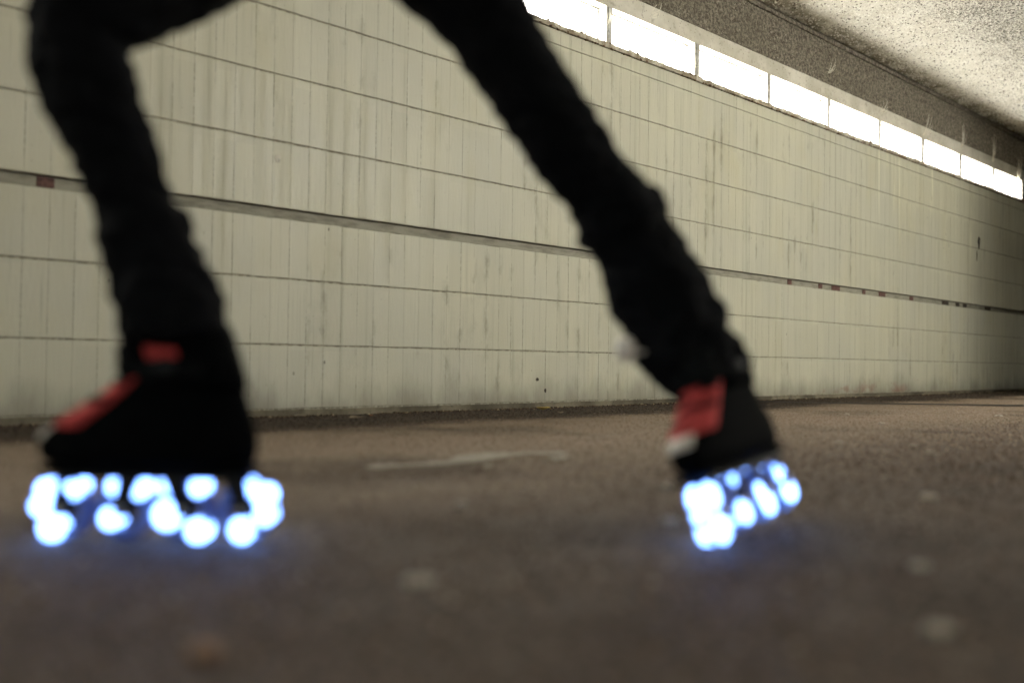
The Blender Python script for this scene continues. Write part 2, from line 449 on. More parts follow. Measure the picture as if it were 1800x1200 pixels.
# ------------------------------------------------------------------ the tiled wall
WY = 3.90
wall = thing('underpass_wall', 'long cream painted tiled wall with a strip of windows along its top', 'wall', (0, WY, 0))
def wpart(name, bm, mat, parent=wall, kind=None):
    """world coordinates in, a part of the wall out"""
    for v in bm.verts: v.co.y -= WY
    return link(name, bm, mat, parent, kind)
wpart('wall_core', boxes((X0, X1, 3.9065, 4.03, -.3, .893), (X0, X1, 3.945, 4.03, .893, .953), (X0, X1, 3.9065, 4.03, .953, 2.225)), MT_MORTAR)
MT_BASE = concrete('base_mortar', (.22, .195, .14), (.08, .07, .05), 3, .002, .3)
wpart('base_ledge', rough_bar(X0, X1, 3.886, 3.9045, -.1, .030, .03, .006, 51), MT_BASE)
GR0, GR1 = .898, .948
wpart('groove_strip', boxes((X0, X1, 3.926, 3.9445, GR0+.001, GR1-.003)), MT_GROOVE)
ROWS = [(.036, .323), (.329, .623), (.629, .897), (.949, 1.244), (1.250, 1.548), (1.554, 1.844), (1.850, 2.134), (2.138, 2.224)]
def tile_bm(w_, h, d=.0062, ch=.0016):
    bm = bmesh.new()
    a = [bm.verts.new(p) for p in ((-w_/2, d, -h/2), (w_/2, d, -h/2), (w_/2, d, h/2), (-w_/2, d, h/2))]
    b = [bm.verts.new((p.co.x, ch, p.co.z)) for p in a]
    c_ = [bm.verts.new((p.co.x-math.copysign(ch*.25, p.co.x), 0, p.co.z-math.copysign(ch, p.co.z))) for p in a]
    for A, B in ((a, b), (b, c_)):
        for i in range(4): bm.faces.new((A[i], A[(i+1) % 4], B[(i+1) % 4], B[i]))
    bm.faces.new(c_)
    return bm
rnd = random.Random(3)
cand = []
for col in range(-80, 150):
    cx = (col+.5)*TW - .012
    jit = [(rnd.uniform(-.0004, .0004), rnd.uniform(-.002, .002), rnd.uniform(-.002, .002)) for _ in ROWS]
    for ri, (z0, z1) in enumerate(ROWS):
        p = Vector((cx, WY, (z0+z1)/2)); x, y, Zd = project(p)
        vis = Zd > .5 and -25 < x < 1825 and -60 < y < 1210
        cand.append((-(1/Zd**2)*(z1-z0) if vis else 1, cx, ri, jit[ri]))
cand.sort(key=lambda t: t[0])
shared = []
for z0, z1 in ROWS:
    me = bpy.data.meshes.new('wall_tile'); b = tile_bm(TW-.0001, z1-z0-.0012); b.normal_update(); b.to_mesh(me); b.free()
    me.materials.append(MT_TILE); shared.append(me)
vv, ff = [], []
for i, (key, cx, ri, (jy, jr, js)) in enumerate(cand):
    z0, z1 = ROWS[ri]; loc = Vector((cx, jy, (z0+z1)/2+js*.55))
    if i < 300:
        o = bpy.data.objects.new('wall_tile', shared[ri]); COL.objects.link(o); o.parent = wall
        o.location = loc; o.rotation_euler = (0, js*.5, jr)
    else:
        n0 = len(vv); Mx = Matrix.Translation(loc) @ Matrix.Rotation(jr, 4, 'Z')
        vv += [Mx @ v.co for v in shared[ri].vertices]; ff += [[n0+k for k in p.vertices] for p in shared[ri].polygons]
me = bpy.data.meshes.new('tile_field'); me.from_pydata(vv, [], ff)
link('tile_field', me, MT_TILE, wall, 'stuff')

wpart('mortar_lip', rough_bar(X0, X1, 3.902, 3.94, .893, .9005, .025, .004, 41), MT_GROOVE)
wpart('mortar_lip', rough_bar(X0, X1, 3.903, 3.94, .9475, .954, .025, .0035, 43), MT_GROOVE)
# red paint left on the strip in the groove
def on_wall(px):
    u = (px-900)/FPX; Z0 = 5.559
    return u*Z0/(math.sin(ALPHA)-u*math.cos(ALPHA))
for a, b_ in ((62, 93), (1388, 1395), (1443, 1449), (1466, 1480), (1520, 1525), (1549, 1560), (1603, 1609)):
    wpart('red_paint_patch', boxes((on_wall(a), on_wall(b_), 3.922, 3.9262, GR0+.003, GR1-.005)), MT_RED)
for a, b_ in ((1660, 1671), (1684, 1690), (1697, 1703), (1735, 1745)):
    wpart('dark_paint_patch', boxes((on_wall(a), on_wall(b_), 3.922, 3.9262, GR0+.003, GR1-.005)), MT_BLACKP)

# black smear high on the far tiles, like a scorch
def blob_on_wall(name, cx, cz, w_, h, mat, seed):
    bm = bmesh.new(); r = random.Random(seed); vs = []; vb = []
    for k in range(14):
        a = 2*math.pi*k/14; q = r.uniform(.65, 1.1)
        vs.append((cx+math.cos(a)*w_*q, cz+math.sin(a)*h*q))
    a = [bm.verts.new((x, 3.8975, z)) for x, z in vs]; b = [bm.verts.new((x, 3.9005, z)) for x, z in vs]
    bm.faces.new(a[::-1])
    for k in range(14): bm.faces.new((a[k], a[(k+1) % 14], b[(k+1) % 14], b[k]))
    return wpart(name, bm, mat)
tb = on_wall(1720); blob_on_wall('black_smear', tb, 1.62, .035, .075, MT_BLACKP, 1); blob_on_wall('black_smear', tb-.06, 1.47, .010, .06, MT_BLACKP, 2)
tb = on_wall(945); blob_on_wall('black_smear', tb, .165, .014, .010, MT_BLACKP, 3); blob_on_wall('black_smear', tb+.07, .10, .008, .016, MT_BLACKP, 4)
blob_on_wall('chipped_patch', on_wall(482), 1.17, .016, .022, MT_LINTEL, 6)

# sill, windows, lintel
wpart('window_sill', rough_bar(X0, X1, 3.888, 4.03, 2.2265, 2.256, .02, .007, 1), MT_SILL)
wpart('lintel', rough_bar(X0, X1, 3.902, 4.03, 2.49, 2.612, .05, .002, 9), MT_LINTEL)
PITCHX = .968; XW0 = .83
wpost = [XW0 + PITCHX*k for k in range(-8, 9)]
wpart('end_wall', boxes((wpost[-1]+.02, X1, 3.905, 4.03, 2.2575, 2.4885)), MT_PLAIN)
wpart('end_wall', boxes((X0, wpost[0]-.02, 3.905, 4.03, 2.2575, 2.4885)), MT_PLAIN)
for k, x in enumerate(wpost):
    hw = .030 if x < 2 else .024 if x < 5 else .036
    wpart('window_post', boxes((x-hw, x+hw, 3.903, 4.01, 2.2575, 2.4885), (x-hw*.35, x+hw*.35, 3.897, 3.9029, 2.2575, 2.4885)), MT_METAL)
for a, b_ in zip(wpost, wpost[1:]):
    a += .031 if a < 2 else .025 if a < 5 else .037; b_ -= .031 if b_ < 2 else .025 if b_ < 5 else .037
    z0, z1 = 2.2585, 2.4875; t = .009; m_ = (a+b_)/2
    fr = wpart('window', boxes((a, a+t, 3.968, 3.998, z0, z1), (b_-t, b_, 3.968, 3.998, z0, z1), (a+t, b_-t, 3.968, 3.998, z0, z0+t), (a+t, b_-t, 3.968, 3.998, z1-t, z1)), MT_METAL)
    g = .005
    wpart('pane', boxes((a+t, m_-g, 3.981, 3.985, z0+t, z1-t)), MT_PANE, fr)
    wpart('pane', boxes((m_+g, b_-t, 3.981, 3.985, z0+t, z1-t)), MT_PANE, fr)
    wpart('glazing_bar', boxes((m_-g, m_+g, 3.966, 3.991, z0+t, z1-t)), MT_METAL, fr)

# crumbs of old mortar and dirt along the sill
crumbs = bmesh.new(); rr = random.Random(12)
for i in range(520):
    x = rr.uniform(-1.5, 8.6); s = rr.uniform(.003, .010)
    ret = bmesh.ops.create_icosphere(crumbs, subdivisions=1, radius=s)
    o = Vector((x, rr.uniform(3.884, 3.893), rr.choice((2.224, 2.228, 2.258, 2.259)) + rr.uniform(-.004, .002)))
    for v in ret['verts']: v.co = Vector((v.co.x*rr.uniform(.8, 2.2), v.co.y*.8, v.co.z*rr.uniform(.5, 1.0))) + o
MT_CRUMB = plain('dirt_crumb', (.13, .09, .055), .95, .1, .6, 30)
wpart('sill_dirt', crumbs, MT_CRUMB, wall, 'stuff')

# beam above the lintel
beam = thing('concrete_beam', 'dark rough-cast concrete beam between window lintel and ceiling', 'beam', (0, WY, 0))
bm = rough_bar(X0, X1, 3.8985, 4.03, 2.6135, 3.058, .03, .004, 21)
for v in bm.verts: v.co.y -= WY
link('beam_body', bm, MT_BEAM, beam)
bm = rough_bar(X0, X1, 3.880, 3.9, 2.955, 2.985, .04, .006, 31)
for v in bm.verts: v.co.y -= WY
link('edge_fillet', bm, MT_BEAM, beam)

def beam_spots():
    for i in range(26000):
        x = gr.uniform(-.5, 10); z = gr.uniform(2.62, 2.99)
        yield Vector((x, .001, z)), gr.uniform(.003, .009), gr.uniform(.002, .007)
grit('roughcast_grains', beam_spots(), tone_mat('beam_grains', [(0, (.05, .043, .034)), (.55, (.16, .14, .11)), (.9, (.30, .27, .22)), (1, (.5, .47, .4))]), Vector((0, -1, 0)), beam)

# ------------------------------------------------------------------ opposite side: unseen wall, glowing window strip added to light the tiles
opp = thing('unseen_facing_wall', 'plain concrete wall with a short strip of glowing panes added to light the tiled wall', 'wall', (0, -2.65, 0))
def opart(name, *b, mat=None, parent=None):
    bm = boxes(*b)
    for v in bm.verts: v.co.y += 2.65
    return link(name, bm, mat or MT_PLAIN, parent or opp)
OZ0, OZ1 = 2.20, 2.62
opart('wall_core', (X0, X1, -2.95, -2.65, -.3, OZ0-.02))
opart('window_sill', (X0, X1, -2.95, -2.62, OZ0-.019, OZ0), mat=MT_SILL)  # sill of the unseen opposite wall
opart('lintel', (X0, X1, -2.94, -2.66, OZ1+.001, 2.999))
WX = [0.4+.968*k for k in range(6)]
opart('end_wall', (X0, WX[0]-.031, -2.94, -2.665, OZ0+.001, OZ1)); opart('end_wall', (WX[-1]+.031, X1, -2.94, -2.665, OZ0+.001, OZ1))
for x in WX: opart('window_post', (x-.03, x+.03, -2.78, -2.66, OZ0+.001, OZ1), mat=MT_METAL)  # posts of the added window strip
for a, b_ in zip(WX, WX[1:]):
    a += .031; b_ -= .031; z0, z1 = OZ0+.002, OZ1-.001; t = .012; m_ = (a+b_)/2
    fr = opart('window', (a, a+t, -2.74, -2.71, z0, z1), (b_-t, b_, -2.74, -2.71, z0, z1), (a+t, b_-t, -2.74, -2.71, z0, z0+t), (a+t, b_-t, -2.74, -2.71, z1-t, z1), mat=MT_METAL)  # frame for the added fill-light panes
    opart('pane', (a+t, m_-.005, -2.728, -2.722, z0+t, z1-t), mat=MT_PANE_FILL, parent=fr)
    opart('pane', (m_+.005, b_-t, -2.728, -2.722, z0+t, z1-t), mat=MT_PANE_FILL, parent=fr)
    opart('glazing_bar', (m_-.005, m_+.005, -2.735, -2.715, z0+t, z1-t), mat=MT_METAL, parent=fr)  # bar of the added window strip
side = tag(link('shade_wall', boxes((6.2, 6.5, -2.64, 2.32, -.1, 2.998)), MT_PLAIN), 'unseen concrete cross wall added to shade the far end of the tiled wall', 'wall')  # out of view, added to keep light off the far tiles

# ------------------------------------------------------------------ things on the road
def on_road(o, p, rz=0):
    o.location = (p.x, p.y, p.z if p.z else 0); o.rotation_euler.z = rz; return o
MT_GUM = plain('pale_gum', (.36, .32, .265), .8, .2, .2, 60)
def blot(name, px, py, w_px, depth, mat, seed, label, cat, th=.0062, group=None):
    """a flat, uneven scrap lying on the road"""
    p = ground(px, py, .0); Zd = (p-CAM).dot(f); rx = w_px/FPX*Zd/2
    bm = bmesh.new(); r = random.Random(seed); n = 14; top = []; bot = []; mid = bm.verts.new((0, 0, th*1.5))
    for k in range(n):
        a = 2*math.pi*k/n; q = r.uniform(.72, 1.12)
        v = r0*(math.cos(a)*rx*q) + Vector((f.x, f.y, 0)).normalized()*(math.sin(a)*depth*q)
        top.append(bm.verts.new((v.x*.93, v.y*.93, th*r.uniform(.8, 1.3)))); bot.append(bm.verts.new((v.x, v.y, .0005)))
    for k in range(n):
        bm.faces.new((mid, top[k], top[(k+1) % n])); bm.faces.new((top[k], bot[k], bot[(k+1) % n], top[(k+1) % n]))
    bm.faces.new(bot[::-1])
    return tag(link(name, bm, mat, None, None, (p.x, p.y, 0)), label, cat, group)
G = 'flattened gum spots on the road'
blot('gum_spot', 735, 1025, 62, .022, MT_GUM, 1, 'wide pale gum spot midway between the two skates, nearest the middle', 'gum', group=G)
blot('gum_spot', 1650, 1112, 58, .018, MT_GUM, 2, 'pale gum spot in the darkest road corner, close to the viewer', 'gum', group=G)
blot('gum_spot', 811, 887, 22, .014, MT_GUM, 3, 'small pale gum spot just before the worn white patch', 'gum', group=G)
blot('gum_spot', 1172, 858, 22, .012, MT_GUM, 4, 'pale gum spot beside the tilted skate, farther of two', 'gum', group=G)
blot('gum_spot', 1176, 918, 30, .016, MT_GUM, 5, 'pale gum spot beside the tilted skate, nearer of two', 'gum', group=G)
blot('gum_spot', 1632, 875, 30, .016, MT_GUM, 6, 'pale gum spot behind the tilted skate, out on open road', 'gum', group=G)
blot('gum_spot', 1618, 998, 40, .014, MT_GUM, 7, 'dim greyish gum spot in the shade behind the tilted skate', 'gum', group=G)
blot('gum_spot', 1633, 796, 20, .012, MT_GUM, 8, 'thin bright gum spot far out between skate and wall', 'gum', group=G)
blot('gum_spot', 1475, 778, 14, .012, MT_GUM, 9, 'thin bright gum spot right behind the tilted skate', 'gum', group=G)
blot('gum_spot', 1607, 785, 16, .012, MT_GUM, 10, 'faint gum spot far out, first of a close pair', 'gum', group=G)
blot('gum_spot', 1550, 745, 13, .02, MT_GUM, 11, 'pale speck of gum on the road near the dark seam', 'gum', group=G)
blot('gum_spot', 1488, 729, 11, .02, MT_GUM, 12, 'pale speck of gum close to the wall foot by the seam', 'gum', group=G)
blot('gum_spot', 1755, 731, 14, .03, MT_GUM, 13, 'pale speck of gum farthest down the passage', 'gum', group=G)
MT_LEAFY = plain('yellow_leaf', (.45, .33, .08), .8, .3, .4, 80)
MT_LEAFB = plain('tan_leaf', (.26, .125, .06), .85, .2, .4, 60)
MT_LEAFG = plain('grey_leaf', (.28, .24, .17), .85, .2, .4, 60)
def leaf(px, py, L, rz, mat, label, curl=.25, gz=0.0):
    p = ground(px, py, gz); bm = bmesh.new(); rows = []
    for i in range(7):
        t = i/6; wv = L*.32*math.sin(math.pi*min(1, t*.92+.06))**.8
        z = .004 + L*curl*(t-.5)**2*2
        rows.append([bm.verts.new(((t-.5)*L, y*wv, z + abs(y)*wv*.35)) for y in (-1, -.5, 0, .5, 1)])
    for A, B in zip(rows, rows[1:]):
        for k in range(4): bm.faces.new((A[k], B[k], B[k+1], A[k+1]))
    ret = bmesh.ops.extrude_face_region(bm, geom=bm.faces[:])
    for v in [g for g in ret['geom'] if isinstance(g, bmesh.types.BMVert)]: v.co.z += .0012
    o = tag(link('dry_leaf', bm, mat), label, 'leaf', 'dry leaves on the road')
    stem = bmesh.new(); loft(stem, [Vector((L*.5, 0, .004+L*curl*.5)), Vector((L*.62, .004, .010)), Vector((L*.75, .002, .006))], [.0012, .001, .0008], 6)
    link('stalk', stem, mat, o)
    o.location = (p.x, p.y, gz); o.rotation_euler.z = rz
    return o
leaf(955, 721, .10, .1, MT_LEAFY, 'yellow leaf lying at the foot of the tiled wall')
leaf(985, 727, .05, .9, MT_LEAFG, 'small greyish leaf on the road beside the yellow leaf', .1)
leaf(652, 732, .03, .3, MT_LEAFB, 'tiny rusty leaf at the wall foot between the two legs', .2)
leaf(528, 733, .06, 0, MT_LEAFG, 'small dull leaf at the wall foot just behind the level skate', .05)
leaf(625, 736, .07, .2, MT_LEAFG, 'flat dull leaf on the road edge near the tiny rusty leaf', .05)
# tan pebble near the lens
p = ground(360, 1165, 0)
bm = bmesh.new(); bmesh.ops.create_icosphere(bm, subdivisions=3, radius=.013)
for v in bm.verts: v.co = Vector((v.co.x*1.15, v.co.y, v.co.z*.7)) * (1+.18*noise.noise(v.co*90)) + Vector((0, 0, .0095))
o = tag(link('pebble', bm, plain('tan_stone', (.26, .165, .11), .85, .3, .2, 50), None, None, (p.x, p.y, 0)), 'brownish pebble on the road nearest the viewer', 'pebble'); smooth(o.data)

# worn white paint on the road
mw = Mat('worn_road_paint', .75, .35)
mw.color(mw.mix(mw.ramp(mw.noise(35, detail=5), .35, .65), (.20, .175, .14), (.31, .28, .23))); mw.bump(mw.noise(150), .001, .8)
def strip(pts, name):
    bm = bmesh.new(); up = [bm.verts.new((*ground(x, y).xy, .0035)) for x, y in pts]
    bm.faces.new(up)
    bmesh.ops.triangulate(bm, faces=bm.faces[:])
    return link(name, bm, mw.m, None, 'structure')
strip([(640, 822), (660, 817), (720, 817), (790, 810), (800, 803), (850, 796), (890, 797), (985, 794), (1000, 797), (990, 800), (920, 800), (880, 806), (850, 812), (780, 818), (700, 822), (660, 826)], 'road_marking')
strip([(965, 806), (985, 802), (1005, 803), (995, 808), (975, 811)], 'road_marking')
strip([(845, 821), (862, 818), (868, 821), (855, 823)], 'road_marking')

# cobwebs under the windows
MT_WEB = plain('dusty_web', (.75, .72, .62), .9, .2, .1, 60)
def cobweb(px, py, length, lean, n, label, seed, yoff=.02):
    r = random.Random(seed)
    # foot of the web on the wall plane (y = WY)
    d = f + cr*((px-900)/FPX) + cu*((600-py)/FPX); t = (WY-.012-CAM.y)/d.y; p = CAM + d*t
    bm = bmesh.new()
    for k in range(n):
        a = lean + r.uniform(-.35, .35); L = length*r.uniform(.45, 1.0)
        q0 = Vector((r.uniform(-.02, .02), 0, r.uniform(-.02, .02)))
        q2 = q0 + Vector((math.sin(a)*L, -yoff*r.uniform(.3, 1), math.cos(a)*L))
        q1 = (q0+q2)/2 + Vector((r.uniform(-.02, .02), -.008, -L*.08))
        q, rr_ = resample([q0, q1, q2], [.0009, .0013, .0007], 6)
        loft(bm, q, [abs(x)*r.uniform(.6, 1.3) for x in rr_], 5)
    for k in range(n*2):
        a = lean+r.uniform(-.5, .5); L = length*r.uniform(.1, .9)
        bmesh.ops.create_icosphere(bm, subdivisions=1, radius=r.uniform(.0010, .0024), matrix=Matrix.Translation((math.sin(a)*L, -yoff*.6*L/length, math.cos(a)*L)))
    return tag(link('cobweb', bm, MT_WEB, None, None, p), label, 'cobweb', 'cobwebs round the windows')
cobweb(1622, 238, .30, .75, 9, 'big bright cobweb standing up over a far window post', 1)
cobweb(1010, 48, .10, .8, 4, 'thin cobweb under the sill of the nearest window', 2)
cobweb(1145, 28, .12, .7, 5, 'cobweb above the glazing bar of the second window', 3)
cobweb(1215, 122, .10, .9, 4, 'short cobweb under the sill left of the third window', 4)
cobweb(1320, 170, .10, .8, 4, 'short cobweb under the sill of the third window', 5)
cobweb(1455, 128, .18, .7, 5, 'pale cobweb threads on the beam over the fourth window', 6)
cobweb(1548, 196, .20, .8, 6, 'long cobweb thread on the beam before the big bright web', 7)
cobweb(1690, 262, .28, .35, 7, 'upright cobweb over the window post after the big web', 8)
cobweb(1745, 285, .32, .2, 12, 'thick tangled cobweb over the last but one window', 9)
cobweb(1790, 318, .35, 0, 14, 'dense cobweb hanging at the far end of the windows', 10)
cobweb(1065, 40, .10, .3, 4, 'cobweb along the post beside the nearest window', 11)

# ------------------------------------------------------------------ inline skates
WR = .042; AX = (.1305, .0435, -.0435, -.1305)
def boot_section(z):
    """back, front, half width of the boot at height z over the road"""
    K = [(.104, -.128, .142, .034), (.108, -.138, .157, .041), (.118, -.143, .166, .046), (.135, -.145, .168, .048), (.150, -.144, .163, .047),
         (.164, -.141, .142, .045), (.185, -.134, .108, .042), (.210, -.126, .070, .040), (.235, -.117, .040, .039), (.250, -.112, .030, .040),
         (.275, -.104, .036, .043), (.300, -.096, .036, .043), (.325, -.092, .034, .042)]
    for a, b_ in zip(K, K[1:]):
        if z <= b_[0]:
            t = max(0, (z-a[0])/(b_[0]-a[0])); return [a[i]+(b_[i]-a[i])*t for i in (1, 2, 3)]
    return list(K[-1][1:])
def boot_point(z, a, off=0.0):
    b_, fr_, hw = boot_section(z)
    L = (fr_-b_)/2; cx = (fr_+b_)/2
    ca, sa = math.cos(a), math.sin(a)
    ex = math.copysign(abs(ca)**.8, ca); ey = math.copysign(abs(sa)**.8, sa)
    taper = 1 - .10*ex*(1 if z < .17 else .3)            # narrower towards the toe
    return Vector((cx+(L+off)*ex, (hw*taper+off)*ey, z))
def boot_patch(zs, a0, a1, off, th, n=14):
    """a raised panel following the boot, between heights zs and angles a0..a1 (0 is the toe)"""
    bm = bmesh.new(); lay = []
    for o_ in (off+th, off-.004):
        g = [[bm.verts.new(boot_point(z, a0+(a1-a0)*k/n, o_ if 0 < i < len(zs)-1 and 0 < k < n else min(o_, off+th*.3))) for k in range(n+1)] for i, z in enumerate(zs)]
        lay.append(g)
    for s, g in enumerate(lay):
        for i in range(len(zs)-1):
            for k in range(n):
                q = (g[i][k], g[i][k+1], g[i+1][k+1], g[i+1][k]); bm.faces.new(q if s == 0 else q[::-1])
    A, B = lay
    rim = [(i, 0) for i in range(len(zs))] + [(len(zs)-1, k) for k in range(1, n+1)] + [(i, n) for i in range(len(zs)-2, -1, -1)] + [(0, k) for k in range(n-1, 0, -1)]
    for (i, k), (i2, k2) in zip(rim, rim[1:]+rim[:1]): bm.faces.new((A[i][k], A[i2][k2], B[i2][k2], B[i][k]))
    bmesh.ops.recalc_face_normals(bm, faces=bm.faces[:])
    return bm
def make_skate(label, leds, led_r):
    t = thing('inline_skate', label, 'inline skate', group='inline skates on the skater')
    # boot shell
    bm = bmesh.new(); rings = []
    zs = [.104+.221*i/30 for i in range(31)]
    for z in zs: rings.append([bm.verts.new(boot_point(z, 2*math.pi*k/40)) for k in range(40)])
    for A, B in zip(rings, rings[1:]):
        for k in range(40): bm.faces.new((A[k], A[(k+1) % 40], B[(k+1) % 40], B[k]))
    bm.faces.new(rings[0][::-1]); bm.faces.new(rings[-1])
    boot = link('boot', bm, MT_SHELL, t); smooth(boot.data)
    def panel(name, mat, *a, parent=t):
        o = link(name, boot_patch(*a), mat, parent); smooth(o.data); return o
    panel('toe_cap', MT_TOE, [.143, .148, .154, .160, .165], -.42, .42, .002, .003)
    panel('tongue', MT_TONGUE, [.160, .170, .185, .200, .215, .228, .238], -.95, .95, .001, .006)
    for s in (-1, 1):
        panel('pull_tab', MT_TONGUE, [.258, .262, .268, .273, .277], s*1.38-.27, s*1.38+.27, .005, .005)
    st = panel('strap', MT_SOFT, [.232, .238, .246, .253, .258], -2.2, 2.2, .003, .007)
    panel('tongue_pad', MT_SOFT, [.234, .244, .258, .272, .284], -.80, .80, .008, .014)
    panel('cuff', MT_SHELL, [.215, .235, .255, .275, .295, .310], 1.15, 2*math.pi-1.15, .003, .006)
    for z, a0, a1, hw in ((.181, -.80, .15, .0035), (.200, -.25, .85, .005), (.219, -.85, -.05, .0045), (.228, .2, .85, .006)):     # laces lying across the red panel
        panel('lace', MT_SOFT, [z-hw, z-hw*.4, z+hw*.4, z+hw], a0, a1, .006, .005)
    for s in (-1, 1):
        bm = boxes((-.012, .016, -.004, .004, -.007, .007)); bmesh.ops.bevel(bm, geom=bm.edges[:], offset=.002, segments=2, affect='EDGES')
        p_ = boot_point(.248, s*1.5, .013)
        link('buckle', bm, MT_FRAME, t, None, p_)
    # sole and frame
    prof = [(-.140, .0955), (.150, .0955), (.162, .1035), (.150, .1075), (-.138, .1075), (-.146, .1035)]
    bm = bmesh.new(); prism(bm, prof, -.034, .034); bmesh.ops.bevel(bm, geom=bm.edges[:], offset=.004, segments=2, affect='EDGES'); link('sole_plate', bm, MT_SHELL, t)
    fr_ = None
    for s in (-1, 1):
        bm = bmesh.new(); y0 = s*.0185; y1 = s*.0160
        bm = bmesh.new(); ya, yb = min(y0, y1), max(y0, y1)
        prism(bm, [(-.150, .086), (.145, .086), (.128, .0955), (-.130, .0955)], ya, yb)
        for a in AX:
            q = .011 if a > 0 else -.011
            prism(bm, [(a-.010, .033), (a+.010, .033), (a+.012, .050), (a-q+.016, .0859), (a-q-.016, .0859), (a-.012, .050)], ya, yb)
        bmesh.ops.recalc_face_normals(bm, faces=bm.faces[:])
        o = link('frame_rail', bm, MT_FRAME, t)
        for a in AX:
            b2 = bmesh.new(); cyl_y(b2, a, WR, .0065, min(s*.0185, s*.0215), max(s*.0185, s*.0215), 12); link('axle_bolt', b2, MT_STEEL, o)
    link('frame_bridge', boxes((-.12, .12, -.0155, .0155, .0875, .0945)), MT_FRAME, t)
    # wheels: tyre with rounded tread, hub with spokes, lights
    for wi, a in enumerate(AX):
        wl = bpy.data.objects.new('wheel', None); COL.objects.link(wl); wl.parent = t; wl.location = (a, 0, WR)
        bm = bmesh.new(); prof = [(.026, -.011), (.033, -.012), (.039, -.009), (.0418, -.004), (.042, 0), (.0418, .004), (.039, .009), (.033, .012), (.026, .011)]
        rg = []
        for k in range(40):
            an = 2*math.pi*k/40; rg.append([bm.verts.new((r_*math.cos(an), y, r_*math.sin(an))) for r_, y in prof])
        for k in range(40):
            A, B = rg[k], rg[(k+1) % 40]
            for j in range(len(prof)): bm.faces.new((A[j], A[(j+1) % len(prof)], B[(j+1) % len(prof)], B[j]))
        bmesh.ops.recalc_face_normals(bm, faces=bm.faces[:])
        o = link('tyre', bm, MT_TYRE, wl); smooth(o.data)
        bm = bmesh.new(); cyl_y(bm, 0, 0, .011, -.0115, .0115, 20)
        for k in range(5):
            an = 2*math.pi*k/5+.3; c_, s_ = math.cos(an), math.sin(an)
            vs = box(bm, .010, .0265, -.007, .007, -.003, .003)
            for v in vs: v.co = Vector((v.co.x*c_-v.co.z*s_, v.co.y, v.co.x*s_+v.co.z*c_))
        link('hub', bm, MT_FRAME, wl)
        for lx, lz, k, *mid in leds[wi]:
            for sd_ in ((0,) if mid else (-1, 1)):
                bm = bmesh.new(); ball(bm, Vector((0, 0, 0)), led_r*k, 10, (1, .45 if sd_ else 1.1, 1))
                o = link('light', bm, MT_LED, wl, None, (lx, sd_*.0125, lz)); smooth(o.data)
    return t
# lamps of each wheel: offset from the axle along the skate (toe is +x) and up, and relative size
LED_A = [[(.020, .026, 1.1), (-.016, .032, 1.1), (.012, -.026, 1.25), (.030, .004, .9)],
         [(.008, .034, .95), (-.024, .030, .9), (.016, -.012, 1.0)],
         [(.022, .036, .9), (.022, -.006, 1.35), (-.022, .034, .85), (-.022, -.028, 1.1)],
         [(-.004, .034, .85), (-.028, .022, 1.0), (-.030, -.004, .95), (.002, -.026, 1.15)]]
LED_B = [[(.008, .026, 1.35), (.012, -.022, 1.35), (.027, .022, .72, 0), (.034, .004, .72, 0), (.029, -.018, .72, 0)],
         [(.003, .0385, .62), (.008, -.014, 1.15), (.030, -.018, .6, 0)],
         [(-.004, .0400, .68), (.004, -.016, 1.25), (.014, .006, .8)],
         [(.008, .022, 1.0), (-.006, -.012, 1.3)]]
hf = Vector((f.x, f.y, 0)).normalized()
def place_skate(o, contact, yaw_deg, lean_deg, pitch_deg, pivot):
    """yaw: toe turned from the picture's left towards the lens; lean about the skate's own length; pivot: local point on the road"""
    y = math.radians(yaw_deg)
    fw = (-r0*math.cos(y) - hf*math.sin(y)).normalized()
    up = Vector((0, 0, 1)); lf = up.cross(fw)
    R = Matrix((fw, lf, up)).transposed()
    R = R @ Matrix.Rotation(math.radians(lean_deg), 3, 'X') @ Matrix.Rotation(math.radians(pitch_deg), 3, 'Y')
    Mw = R.to_4x4(); Mw.translation = contact - R @ Vector(pivot)
    # lowest wheel point rests on the road
    low = min((Mw @ Vector((a+WR*math.sin(q)*0, s*.004, 0))).z for a in AX for s in (-1, 0, 1) for q in (0,))
    Mw.translation.z += .0008 - low
    o.matrix_world = Mw
    return Mw
SK_A = make_skate('black skate rolling level on four glowing wheels, red tongue, pale toe', LED_A, .0150)
MA = place_skate(SK_A, ground(272, 947), 0, 0, 0, (0, 0, 0))
SK_B = make_skate('black skate tilted onto its edge with heel lifted, toe towards the viewer', LED_B, .0155)
MB = place_skate(SK_B, ground(1268, 955), 52, 20, 4.5, (.1305, 0, 0))

# ------------------------------------------------------------------ the skater
per = thing('person', 'skater in dark trousers striding on two lit inline skates', 'person', (*(ground(600, 950).xy), 0))
PO = per.location.copy()
def pobj(name, me, mat, lab=None):
    if isinstance(me, bmesh.types.BMesh):
        for v in me.verts: v.co -= PO
    else:
        for v in me.vertices: v.co -= PO
    o = link(name, me, mat, per)
    if lab: o['label'] = lab
    return o
ankA = MA @ Vector((-.045, 0, .27)); ankB = MB @ Vector((-.045, 0, .27))
zA, zB = (ankA-CAM).dot(f), (ankB-CAM).dot(f)
def line(L):
    return [at(x, y, Z) for x, y, Z, r in L], [r*Z/FPX for x, y, Z, r in L]
hipZ = (zA+zB)/2 + .05
LEG_A = [(560, -235, hipZ-.06, 118), (345, -88, hipZ-.09, 108), (190, 0, zA-.02, 98), (143, 60, zA-.03, 90), (152, 130, zA-.03, 84), (182, 215, zA-.02, 76), (216, 300, zA-.01, 70), (232, 345, zA, 68), (240, 372, zA, 68),
         (252, 405, zA, 84), (258, 432, zA, 76), (265, 450, zA, 80), (284, 500, zA, 90), (298, 550, zA, 92), (305, 580, zA, 90), (309, 600, zA, 86)]
